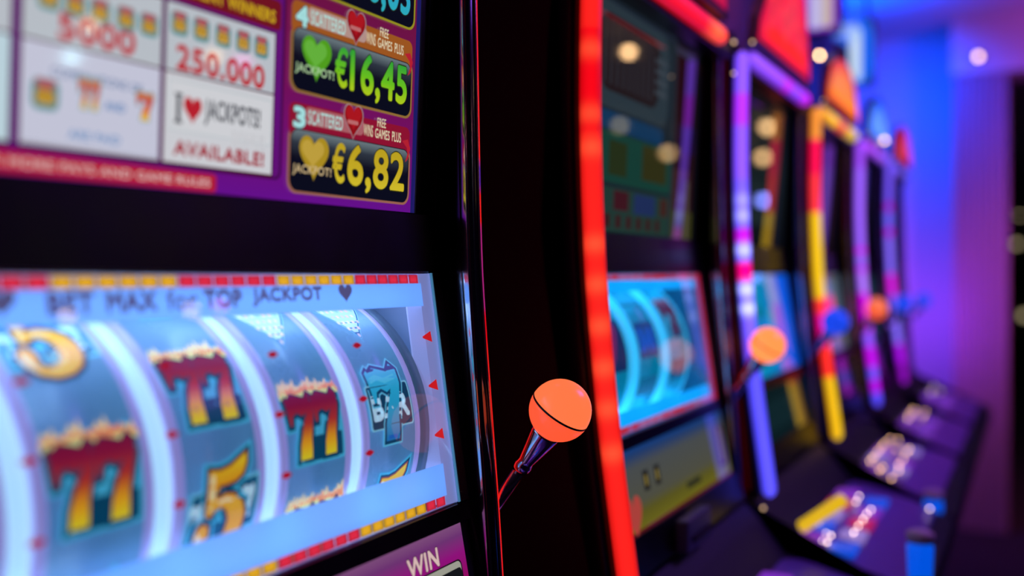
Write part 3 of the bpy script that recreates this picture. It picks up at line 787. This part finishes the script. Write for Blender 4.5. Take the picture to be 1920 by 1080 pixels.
# ------------------------------------------------------------------ artwork of the other machines
def art_upper1(A):
    A.rect(-.49, -.0125, 0, .29, '#12151c')
    A.rect(-.49, -.125, .0, .285, '#202c36')
    A.rect(-.42, -.150, .150, .275, '#33424c', r=.03)                 # arch
    A.rect(-.40, -.190, .170, .262, '#2a1f22', r=.03)
    for k in range(9): A.rect(-.385+k*.020, -.379+k*.020, .178, .255, '#3a3c44')
    for k in range(4):
        A.rect(-.205, -.16, .190+k*.014, .198+k*.014, '#46505a'); A.rect(-.49, -.40, .150+k*.014, .157+k*.014, '#5a6130')
    A.rect(-.49, -.17, .124, .146, '#12406a', r=.008)
    A.rect(-.49, -.130, .060, .122, '#1c4a40', r=.006)
    A.rect(-.36, -.300, .070, .112, '#2e3a20'); A.rect(-.245, -.150, .072, .118, '#3a3a1c'); A.rect(-.47, -.40, .066, .110, '#3a2a2c')
    A.rect(-.49, -.130, .0, .055, '#28443e'); A.rect(-.34, -.29, .028, .052, '#4a1c26'); A.rect(-.27, -.19, .026, .052, '#27386a'); A.rect(-.17, -.140, .028, .052, '#4a2a26')
    for k in range(8): A.rect(-.44+k*.036, -.423+k*.036, .006, .022, '#421f22')
    A.rect(-.120, -.030, .0, .275, '#2c1018'); A.rect(-.130, -.120, .0, .275, '#2f3640'); A.rect(-.1, -.028, .125, .165, '#241040')
    A.rect(-.118, -.045, .004, .10, '#4a2a2c'); A.rect(-.120, -.030, .0, .040, '#4a4a16'); A.rect(-.060, -.050, .0, .085, '#6a625e')
    A.rect(-.120, -.045, .262, .272, '#3c3a52')
def art_lower1(A):
    g = ramp([(-.104, '#6a6418'), (-.082, '#56521e'), (-.070, '#4c4c40'), (-.030, '#464a4c'), (-.016, '#223a66'), (-.007, '#0f3a7a')])
    A.rect(-.49, .005, -.1010, -.0075, lambda s, t: g(t), cuts=[-.09, -.082, -.07, -.05, -.03, -.022, -.016])
    A.rect(-.49, .005, -.1035, -.1000, '#5a1018')
    for s in (-.35, -.31): A.rect(s, s+.018, -.062, -.038, '#1c1a1c'); A.rect(s+.005, s+.013, -.056, -.044, '#7a6a2c')
    A.rect(-.045, -.005, -.085, -.028, '#3c1a26'); A.rect(-.032, -.018, -.080, -.030, '#6a604c'); A.rect(-.2, -.14, -.088, -.080, '#26281c')
    A.heart(-.395, -.085, .05, .05, '#a8403a')
def reels1(A, i, c):
    if i == 0:
        sym_77(A, c, .04, w=.06, h=.055, n=1, pal=('#2fb0cc', '#0c5878', ramp([(0, '#50202c'), (1, '#6a1c34')]), ('#9a5060',)))
        A.rect(c-.032, c+.032, -.05, -.02, '#0e5a78')
    elif i == 1:
        A.rect(c-.036, c+.036, -.010, .038, '#0c4f8e', r=.004); A.text('BAR', c-.030, c+.030, -.002, .030, '#1668d8', off=.05)
        A.rect(c-.036, c+.036, .062, .085, '#136a84'); A.rect(c-.036, c+.036, -.06, -.035, '#136a84')
    else:
        A.rect(c-.036, c+.036, -.020, .045, '#1a2f66', r=.004); A.text('7', c-.020, c+.020, -.012, .038, '#8a2a6a', off=.05); A.rect(c-.036, c+.036, .062, .085, '#136a84')
def window1(root, win, xr):
    reel_bay(root, win, 3, .119, -.118, .080, .115, -.100, .012, 'reelB', 'divB', 'cavityB', reels1, 'reelprint', 'divB', side=False)
    seq = ['#e0304a', '#c060a0', '#d05a90', '#d8344e', '#c878b0']
    for nm, a, b in (('header_band', -.022, -.0085), ('footer_band', -.1830, -.1660)):
        bm = bmesh.new(); prism(bm, [win(-.498, a, -.004), win(-.012, a, -.004), win(-.012, b, -.004), win(-.498, b, -.004)], tuple(win(0, 0, -.0047) - win(0, 0, -.004))); build(nm, bm, M['frostB'], root)
    A = Art()
    for i in range(34):
        b = -.002-i*.0146; cc = dimc(seq[(i*2+i//3) % 5], .8)
        A.rect(b-.0146, b, -.0085, -.0010, cc); A.rect(b-.0146, b, -.1910, -.1830, cc)
    A.rect(-.0140, -.0010, -.191, -.001, dimc('#d81c40', .9))
    A.rect(-.0300, -.0140, -.183, -.0085, dimc('#8a5cb0', .8))
    A.done('led_cells', lambda s, t, o: win(s, t, o), M['print'], root, base=-.004)
    bm = bmesh.new(); prism(bm, [win(-.498, .0, 0), win(.0, .0, 0), win(.0, -.192, 0), win(-.498, -.192, 0)], tuple(win(0, 0, -.0015) - win(0, 0, 0)))
    build('window_glass', bm, M['glass'], root)
def video(fn):
    def w(root, win, xr):
        bm = bmesh.new(); prism(bm, [win(-.498, 0, -.004), win(0, 0, -.004), win(0, -.192, -.004), win(-.498, -.192, -.004)], tuple(win(0, 0, -.02) - win(0, 0, -.004)))
        o = build('game_screen', bm, M['matte'], root); A = Art(); fn(A); A.done('screen_image', lambda s, t, o_: win(s, t, o_), M['print'], o, base=-.0035)
    return w
def vid2(A):
    A.rect(-.495, -.003, -.19, -.002, '#0464c4')
    g = ramp([(-.40, '#0a8ea6'), (-.22, '#077fb8'), (-.14, '#0560d8'), (0, '#0550e0')])
    for k in range(24): a = -.49+k*.0203; A.rect(a, a+.0204, -.188, -.004, g(a))
    A.rect(-.29, -.25, -.12, -.06, '#0a6a80', r=.01); A.rect(-.19, -.165, -.115, -.065, '#5aa0b4', r=.010); A.rect(-.38, -.33, -.15, -.04, '#0a7a8a', r=.01)
    A.rect(-.24, -.12, -.17, -.15, '#0a80c8', r=.006)
def vid3(A):
    A.rect(-.495, -.003, -.19, -.002, '#4a5868'); A.rect(-.3, -.06, -.10, -.02, '#53687e', r=.02); A.rect(-.4, -.05, -.185, -.12, '#6a5c68', r=.01)
    A.heart(-.16, -.10, .10, .10, '#e03450'); A.rect(-.3, -.1, -.018, -.004, '#6a5040')  # red heart is a painted reflection of a red knob
def vid4(A):
    A.rect(-.495, -.003, -.19, -.002, '#0f2a34'); A.rect(-.3, -.06, -.10, -.02, '#16444e', r=.02)
def darkscreen(c1, c2):
    def f(A):
        g = ramp([(0, c1), (.15, c2), (.29, c1)]); A.rect(-.49, -.0125, 0, .29, lambda s, t: g(t), cuts=[.05, .1, .15, .2, .25])
        A.rect(-.42, -.10, .04, .12, dimc(c2, 1.3), r=.01); A.rect(-.40, -.12, .15, .25, dimc(c2, .8), r=.02)
    return f
def lowdark(c):
    def f(A): A.rect(-.49, .0, -.100, -.008, c); A.rect(-.42, -.08, -.08, -.03, dimc(c, 1.5), r=.01)
    return f

def seg(stops, spots=()):
    """hard-edged run of colours from the top down: [(height where it starts, colour)], plus brighter diodes at heights"""
    st = [(h, lin(c) if isinstance(c, str) else c) for h, c in stops]
    def f(h):
        col = st[0][1]
        for k, (a, c) in enumerate(st):
            if h <= a:
                col = c
                if k and a-h < .006: col = mixc(st[k-1][1], c, (a-h)/.006)
        for (q, amt, cc) in spots:
            e = math.exp(-((h-q)/.0095)**2)*amt; col = tuple(col[i] + cc[i]*e for i in range(3))
        return col
    return f
RD = (.42, .001, .004); RB = (.48, .0075, .006); WH = (.5, .6, 1.0); OR = (.20, .05, .015)
led1 = seg([(.40, RB), (.257, RD), (.150, RB)], [(q, .55, OR) for q in (.232, .165, .130, .03, -.012, -.055, -.098, -.14, -.185)])
led0 = seg([(.40, RB), (.10, (.05, .01, .2)), (.075, RB), (.045, (.25, .01, .12)), (-.03, RD), (-.06, RB)])
VI, BV, MG, PK = '#8a50ff', '#6a48ff', '#b800ff', '#ff00a0'
VI = (.155, .055, .68); BV = (.115, .065, .70); MG = (.36, .003, .52); PK = (.6, .0, .16)
led2 = seg([(.40, VI), (.285, (.27, .02, .6)), (.235, VI), (.15, BV), (.073, MG), (.050, BV), (.020, PK), (-.010, BV), (-.10, VI), (-.13, (.06, .05, .62))],
           [(.115, .2, WH), (.090, .3, WH), (.036, .5, WH), (-.026, .6, WH), (-.056, .6, WH)])
YE = (.50, .30, .004)
led3 = seg([(.40, (.5, .16, .02)), (.285, (.55, .003, .045)), (.21, (.58, .02, .03)), (.130, YE), (-.050, (.6, .02, .02)), (-.083, (.6, .0, .2)), (-.15, (.6, .016, .012)), (-.215, (.48, .27, .004))])
led4 = seg([(.40, (.20, .04, .55)), (.28, (.20, .07, .60)), (.07, (.38, .01, .55)), (.055, (.20, .08, .6)), (.02, (.33, .01, .55)), (.008, (.26, .1, .6)), (-.05, (.4, .0, .5)), (-.15, (.17, .05, .6)), (-.19, (.33, .003, .5)),
             (-.245, (.10, .05, .6)), (-.275, (.3, .003, .5)), (-.31, (.06, .04, .6))])
led5 = seg([(.40, (.10, .05, .55)), (.225, (.22, .01, .4)), (.20, (.10, .07, .6)), (.145, (.26, .01, .45)), (.12, (.14, .08, .6)), (.0, (.45, .01, .5)), (-.07, (.09, .06, .55)), (-.14, (.14, .08, .6)), (-.22, (.25, .003, .5)), (-.28, (.16, .003, .3))])
def bars(stops): g = ramp(stops); return lambda k: g(k)

def topper_face(c_hi, c_lo, seed, style):
    def f(root, xr):
        bm = bmesh.new(); Z = EYE
        xa, xb = xr-.50, xr-.06
        out = [(xa, .365), (xa+.03, .362)]
        if style == 'peak': pts = [(0, .0), (.02, .05), (.07, .10), (.12, .17), (.18, .25), (.24, .30), (.31, .30), (.36, .23), (.405, .11), (.43, .03), (.43, .0)]
        else: pts = [(.0, .0), (.015, .045), (.06, .095), (.14, .125), (.23, .135), (.33, .122), (.40, .085), (.438, .035), (.44, 0)]
        P = [(xa+x, Z+.366+y) for x, y in pts]
        prism(bm, [(x, .392, z) for x, z in P], (0, .016, 0)); tp = build('topper', bm, M['black'], root)
        A = Art(); hi, lo_ = c_hi, c_lo
        inner = offset_poly([(p[0]-xa, p[1]-Z-.366) for p in P], -.010)
        for k in range(6):                       # lit from the middle of the box
            A.poly(offset_poly(inner, -.0085*k), mixc(lo_, hi, k/4))
        rnd = random.Random(seed)
        if style == 'peak':
            for k in range(5):
                x = .105+k*.055; A.heart(x, .05+.03*(k % 2)+.02, .05, .07, mixc((1, .06, .045), hi, rnd.random()*.7)); A.heart(x+.002, .055+.03*(k % 2)+.02, .02, .04, dimc(hi, .5))
        else:
            A.rect(.10, .34, .03, .07, mixc(hi, (1, .6, .3) if hi[0] > .5 else (.4, .6, 1), .12), r=.02)
            for k in range(4): A.rect(.12+k*.055, .15+k*.055, .036, .062, dimc(hi, .9), r=.006)
        A.done('topper_sign', lambda s, t, o: Vector((xa+s, .392-o, Z+.366+t)), M['led'] if False else TOPM, tp, base=.001)
    return f
TOPM = emat('topper_sign_glow', 1.0, .3, .4, sampling='AUTO')
def dots(*a): return list(a)
def at_deck(lst, m): return [(s, k, m) for s, k in lst]
def glow_dot(dx, d, h, r, m, nm='painted_glint'):  # glowing dot in place of a chrome glint; once a topper bulb
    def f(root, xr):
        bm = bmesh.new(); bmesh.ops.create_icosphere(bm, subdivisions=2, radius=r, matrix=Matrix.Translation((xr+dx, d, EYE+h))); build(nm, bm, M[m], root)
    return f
def side_bar(dx, m):
    def f(root, xr):
        a = Vector((xr+dx, .330, EYE-.405)); b = Vector((xr+dx+.012, .262, EYE-.352)); bm = bmesh.new()
        lathe(bm, a, b-a, [(0, .004), (.003, .010), ((b-a).length-.003, .010), ((b-a).length, .004)], 16); build('deck_light_bar', bm, m, root, True)
    return f
def service_cup(dx, d, h):
    def f(root, xr):
        bm = bmesh.new(); lathe(bm, (xr+dx, d, EYE+h-.045), (0, 0, 1), [(0, .012), (.006, .016), (.05, .018), (.056, .014)], 24); b = build('service_light', bm, M['blue_lens'], root, True)
        bm = bmesh.new(); lathe(bm, (xr+dx, d, EYE+h+.011), (0, 0, 1), [(0, .018), (.012, .019), (.016, .012)], 24); build('service_light_cap', bm, pbr('beige_cap', (.85, .66, .58), .5), b, True)
    return f
yellow_led = glow('yellow_light_bar', (.75, .45, .01), 1.0)
def bill_acceptor(root, xr):
    bm = bmesh.new(); box(bm, (xr-.30, .375, EYE-.345), (xr-.20, .392, EYE-.305), .003); o = build('bill_acceptor', bm, pbr('grey_panel', (.10, .10, .16), .4), root)
    bm = bmesh.new(); box(bm, (xr-.285, .371, EYE-.332), (xr-.215, .376, EYE-.326)); build('bill_slot', bm, M['matte'], o)

glints2 = at_deck([(.414, .24), (.368, .25), (.322, .1), (.275, .09), (.221, .09), (.162, .09), (.35, .42), (.311, .41), (.269, .41), (.218, .41), (.17, .41), (.108, .21), (.107, .26), (.061, .22), (.064, .27), (.507, .93)], 'pinkl')
glints3 = at_deck([(.397, .07), (.34, .07), (.277, .07), (.196, .08), (.152, .08), (.479, .08), (.499, .18), (.379, .24), (.389, .37), (.432, .38), (.281, .39), (.211, .39), (.13, .25), (.096, .24), (.058, .41), (.151, .43)], 'gold')
glints4 = at_deck([(.423, .05), (.466, .06), (.35, .06), (.489, .24), (.403, .24), (.286, .08), (.265, .2)], 'gold')
glints5 = at_deck([(.377, .08), (.476, .21), (.53, .06)], 'pinkl')

P0 = .713; STEP = .600
m0 = slot_machine(P0, 'nearest slot machine with white lit reels of flaming sevens below a purple jackpot screen', dict(
    upper=art_upper0, lower=art_lower0, window=window0, led=led0, bar=bars([(0, RB), (1, RB)]), glints=glints2[:6], accent=(B_D, B_V, B_B), head=.352))
bay_lights(P0, '#a0ccff', .16)
m1 = slot_machine(1.479, 'slot machine framed by a solid red light strip with cyan lit reels', dict(
    upper=art_upper1, lower=art_lower1, window=window1, led=led1, bar=bars([(0, (.5, .004, .02)), (.75, (.5, .004, .02)), (.88, (.75, .08, .03)), (1, (.6, .02, .02))]), upmat='dim',
    glints=glints2[4:8], accent=(B_D, B_V, B_B), topper=topper_face((.8, .03, .03), (.5, .0, .03), 1, 'round'),
    knobm=('knobO', 'knobO'), knob=(-.016, 0.0, -.110), extra=(glow_dot(.0, .400, .347, .0026, 'glint'), glow_dot(.0, .400, .300, .0022, 'glint'), bill_acceptor, service_cup(.021, .142, -.387))))
bay_lights(1.479, '#20b0ff', .14)
m2 = slot_machine(2.08, 'slot machine with violet and magenta light strip, blue screen and red heart-studded topper', dict(
    upper=darkscreen('#10141a', '#1e2a2c'), lower=lowdark('#0a1c20'), window=video(vid2), led=led2, bar=bars([(0, (.17, .05, .6)), (.45, (.2, .04, .6)), (.55, (.36, .01, .5)), (.68, (.15, .04, .6)), (.85, (.25, .02, .6)), (1, (.5, .0, .5))]),
    upmat='dim', glints=glints2, accent=(B_V, B_B, B_L, B_R), topper=topper_face((1.0, .02, .025), (.75, .0, .02), 2, 'peak'), knobm=('knobBlue', 'knobBlue'), knob=(-.030, 0, -.100),
    extra=(glow_dot(-.525, .374, -.366, .0024, 'glint'), side_bar(-.47, yellow_led), service_cup(.02, .175, -.45))))
m3 = slot_machine(2.68, 'slot machine with yellow and red light strip and glowing orange topper', dict(
    upper=darkscreen('#140c1a', '#22182c'), lower=lowdark('#181418'), window=video(vid3), led=led3, bar=bars([(0, (.5, .2, .01)), (.3, (.6, .33, .01)), (.45, (.5, .06, .01)), (.52, (.55, .0, .04)), (.6, (.45, .15, .02)), (.75, (.5, .3, .02)), (1, (.45, .35, .03))]),
    upmat='dim', glints=glints3, accent=(B_V, B_D, B_L), topper=topper_face((1.0, .24, .01), (.85, .035, .008), 3, 'round'), knob=(-.032, 0, -.092),
    extra=(glow_dot(-.07, .40, -.430, .003, 'gold'),)))
m4 = slot_machine(3.28, 'slot machine with violet and pink light strip and blue topper', dict(
    upper=darkscreen('#0c0c14', '#141420'), lower=lowdark('#0a0c10'), window=video(vid4), led=led4, bar=bars([(0, (.25, .03, .5)), (1, (.16, .06, .5))]),
    upmat='dim', glints=glints4, accent=(B_V, B_D), topper=topper_face((.10, .32, 1.3), (.0, .09, .95), 4, 'round'), knobm=('knobBlue', 'knobBlue'), knob=(-.03, 0, -.095), extra=(glow_dot(-.22, .385, .385, .0045, 'gold', 'topper_lamp'),)))
m5 = slot_machine(3.88, 'farthest slot machine, violet light strip and red topper before the blue wall', dict(
    upper=darkscreen('#0c0c14', '#141420'), lower=lowdark('#0a0c10'), window=video(vid4), led=led5, bar=bars([(0, (.08, .04, .4)), (1, (.05, .04, .25))]),
    upmat='dim', glints=glints5, accent=(B_D, B_V), topper=topper_face((.65, .005, .03), (.45, .003, .03), 5, 'round'), knobm=('knobBlue', 'knobBlue'), knob=(0, 0, -.10)))

# ------------------------------------------------------------------ room
def struct(name, lo, hi, mat, bev=0):
    bm = bmesh.new(); box(bm, lo, hi, bev); o = build(name, bm, mat); o['kind'] = 'structure'; return o
struct('floor', (-2, -8, -.1), (24, 2.0, 0), M['floor'])
struct('ceiling', (-2, -8, 2.49), (24, 2.0, 2.59), M['ceil'])
struct('wall_back', (-2, .98, 0), (5.6, 1.08, 2.49), M['backwall'])
struct('wall_end', (5.6, .13, 0), (5.7, 1.08, 2.49), M['wall'])
struct('wall_far', (23.8, -8, 0), (24, 2, 2.49), M['farwall'])
struct('trim_1', (5.32, -.80, 2.22), (5.6, .362, 2.49), M['wall'])           # bulkhead over the opening
bm = bmesh.new()
flute = []
for k in range(9):
    d0 = .114 + k*.0272
    flute += [(5.340, d0), (5.328, d0+.005), (5.328, d0+.017), (5.340, d0+.022)]
prism(bm, [(x, y, 0) for x, y in flute] + [(5.59, .357, 0), (5.59, .114, 0)], (0, 0, 2.22))
o = build('wall_column', bm, M['column']); o['kind'] = 'structure'

# overhead signs above the row, facing along it, hung on rods from the ceiling
def sign(label, x, dc, h, w, ht, style):
    t = thing('overhead_sign', label, 'sign', (x, dc, EYE+h), None)
    bm = bmesh.new(); box(bm, (x, dc-w/2, EYE+h-ht/2), (x+.05, dc+w/2, EYE+h+ht/2), .008); bd = build('sign_box', bm, M['black'], t)
    A = Art(); style(A, w, ht); A.done('sign_face', lambda s, u, o: Vector((x-.001-o, dc-s, EYE+h+u)), TOPM, bd, base=.0005)
    for s in (-w*.3, w*.3):
        bm = bmesh.new(); lathe(bm, (x+.03, dc+s, EYE+h+ht/2-.01), (0, 0, 1), [(0, .006), (2.49-EYE-h-ht/2+.01, .006)], 12); build('hanging_rod', bm, M['dchrome'], t, True)
def st_purple(A, w, h):
    A.rect(-w/2+.004, w/2-.004, -h/2+.004, h/2-.004, (.22, .03, .62), r=.02)
    A.rect(-w*.02, w*.22, -h/2+.012, h/2-.01, (.50, .46, .75), r=.01); A.rect(w*.22, w*.38, -h/2+.012, h/2-.01, (.55, .42, .34), r=.01)
    A.rect(-w*.30, -w*.06, -h*.30, h*.1, (.34, .05, .75), r=.01); A.rect(-w*.2, -w*.05, h*.1, h*.4, (.5, .3, .6), r=.01)
def st_blue(A, w, h):
    P = [(-.5, .22), (-.46, .42), (-.3, .5), (.25, .5), (.42, .40), (.5, .2), (.5, -.25), (.38, -.46), (.05, -.5), (-.12, -.4), (-.12, .0), (-.2, .12)]
    A.poly([(x*w, y*h) for x, y in P], (.0, .13, .9))
    A.poly([(x*w, y*h) for x, y in ((-.44, .25), (-.40, .40), (.10, .42), (.12, .24), (-.2, .22))], (.22, .36, 1.0))
    A.rect(-w*.10, w*.20, -h*.42, h*.34, (.42, .62, .95), r=.012); A.rect(-w*.02, w*.14, -h*.36, h*.2, (.62, .74, .85), r=.008)
sign('purple and white lit sign hanging over the row, left of the blue sign', 2.75, .535, .80, .15, .31, st_purple)
sign('blue and white hook shaped lit sign hanging before the blue wall', 3.40, .524, .722, .125, .225, st_blue)

# lamps
def lamp(name, label, loc, r, mat, group='ceiling lamps', drop=False, cat='lamp'):
    t = thing(name, label, cat, loc, group)
    x, y, z = loc
    bm = bmesh.new(); bmesh.ops.create_uvsphere(bm, u_segments=20, v_segments=12, radius=r, matrix=Matrix.Translation(loc)); build('bulb', bm, M[mat], t, True)
    bm = bmesh.new(); lathe(bm, (x, y, z+r*.6), (0, 0, 1), [(0, r*.9), (r*.5, r*1.1), (r*.8, r*.3), (2.49-z-r*.6, r*.12 if drop else r*.12)], 16); build('stem', bm, M['dchrome'], t, True)
lamp('pendant_lamp', 'warm pendant lamp on the aisle side that mirrors brightest in the cyan machine upper screen', (5.28, -1.20, 2.37), .026, 'lamp')
lamp('pendant_lamp', 'warm pendant lamp mirrored right of centre in the upper screen of the cyan machine', (9.96, -2.56, 2.27), .045, 'lampmid')
lamp('pendant_lamp', 'warm pendant lamp mirrored faintly at the left of the cyan machine upper screen', (8.63, -2.58, 2.38), .04, 'lampdim')
lamp('pendant_lamp', 'warm pendant lamp mirrored highest in the upper screen of the violet lit machine', (8.93, -1.29, 2.42), .045, 'lampmid')
lamp('pendant_lamp', 'warm pendant lamp mirrored second from top in the violet lit machine', (10.9, -1.79, 2.34), .055, 'lampmid')
lamp('pendant_lamp', 'blue pendant lamp mirrored in the middle of the violet lit machine upper screen', (9.92, -1.51, 1.82), .045, 'lampblue')
lamp('pendant_lamp', 'cool white pendant lamp mirrored over the white pay table of the nearest machine', (4.89, -5.35, 2.35), .045, 'lampcool')
lamp('pendant_lamp', 'warm pendant lamp mirrored on the red number 5000 of the nearest machine', (4.02, -4.08, 2.35), .035, 'lamp')
lamp('pendant_lamp', 'warm pendant lamp mirrored on the red number 250.000 of the nearest machine', (4.99, -4.06, 2.35), .035, 'lamp')
lamp('pendant_lamp', 'magenta pendant lamp mirrored beside the red number 250.000', (5.18, -3.98, 2.35), .035, 'lamppink')
def walllamp(label, loc, r, mat='lamp', g=None):
    t = thing('wall_lamp', label, 'lamp', loc, g); x, y, z = loc
    bm = bmesh.new(); bmesh.ops.create_uvsphere(bm, u_segments=16, v_segments=10, radius=r, matrix=Matrix.Translation(loc)); build('bulb', bm, M[mat], t, True)
    return t
def armlamp(label, loc, r, wall_y=.98):
    t = walllamp(label, loc, r); x, y, z = loc
    bm = bmesh.new(); lathe(bm, (x, y+r*.5, z), (0, 1, 0), [(0, .006), (wall_y-y-r*.5-.004, .006), (wall_y-y-r*.5, .02)], 12); build('bracket', bm, M['matte'], t, True)
armlamp('small warm lamp on the wall above the orange topper', (3.394, .631, EYE+.721), .006)
t = thing('spot_lamp', 'warm round spot lamp on the purple beam over the opening', 'lamp', (5.30, .24, 2.294), None)
bm = bmesh.new(); lathe(bm, (5.3195, .24, EYE+1.044), (-1, 0, 0), [(0, .022), (.02, .022), (.022, .015)], 20); build('lamp_can', bm, M['dchrome'], t, True)
bm = bmesh.new(); lathe(bm, (5.2985, .24, EYE+1.044), (-1, 0, 0), [(0, .014), (.004, .012), (.006, .006)], 20); build('lamp_lens', bm, M['lampspot'], t, True)

for n, (label, loc, r, m) in enumerate((
    ('warm wall lamp on the distant dark wall, highest in the opening', (23.72, .28, EYE+2.25*1.0-1.0), .06, 'lampfar'),
    ('pale wall lamp on the distant dark wall below the highest one', (23.72, .34, EYE+.62), .06, 'lampfar'),
    ('dim wall lamp low on the distant dark wall', (23.72, .20, EYE-.9), .07, 'lampfar'))):
    t = walllamp(label, loc, r, m)
    bm = bmesh.new(); lathe(bm, (loc[0]+r*.5, loc[1], loc[2]), (1, 0, 0), [(0, r*.6), (23.795-loc[0]-r*.5, r*.8)], 12); build('wall_mount', bm, M['matte'], t, True)
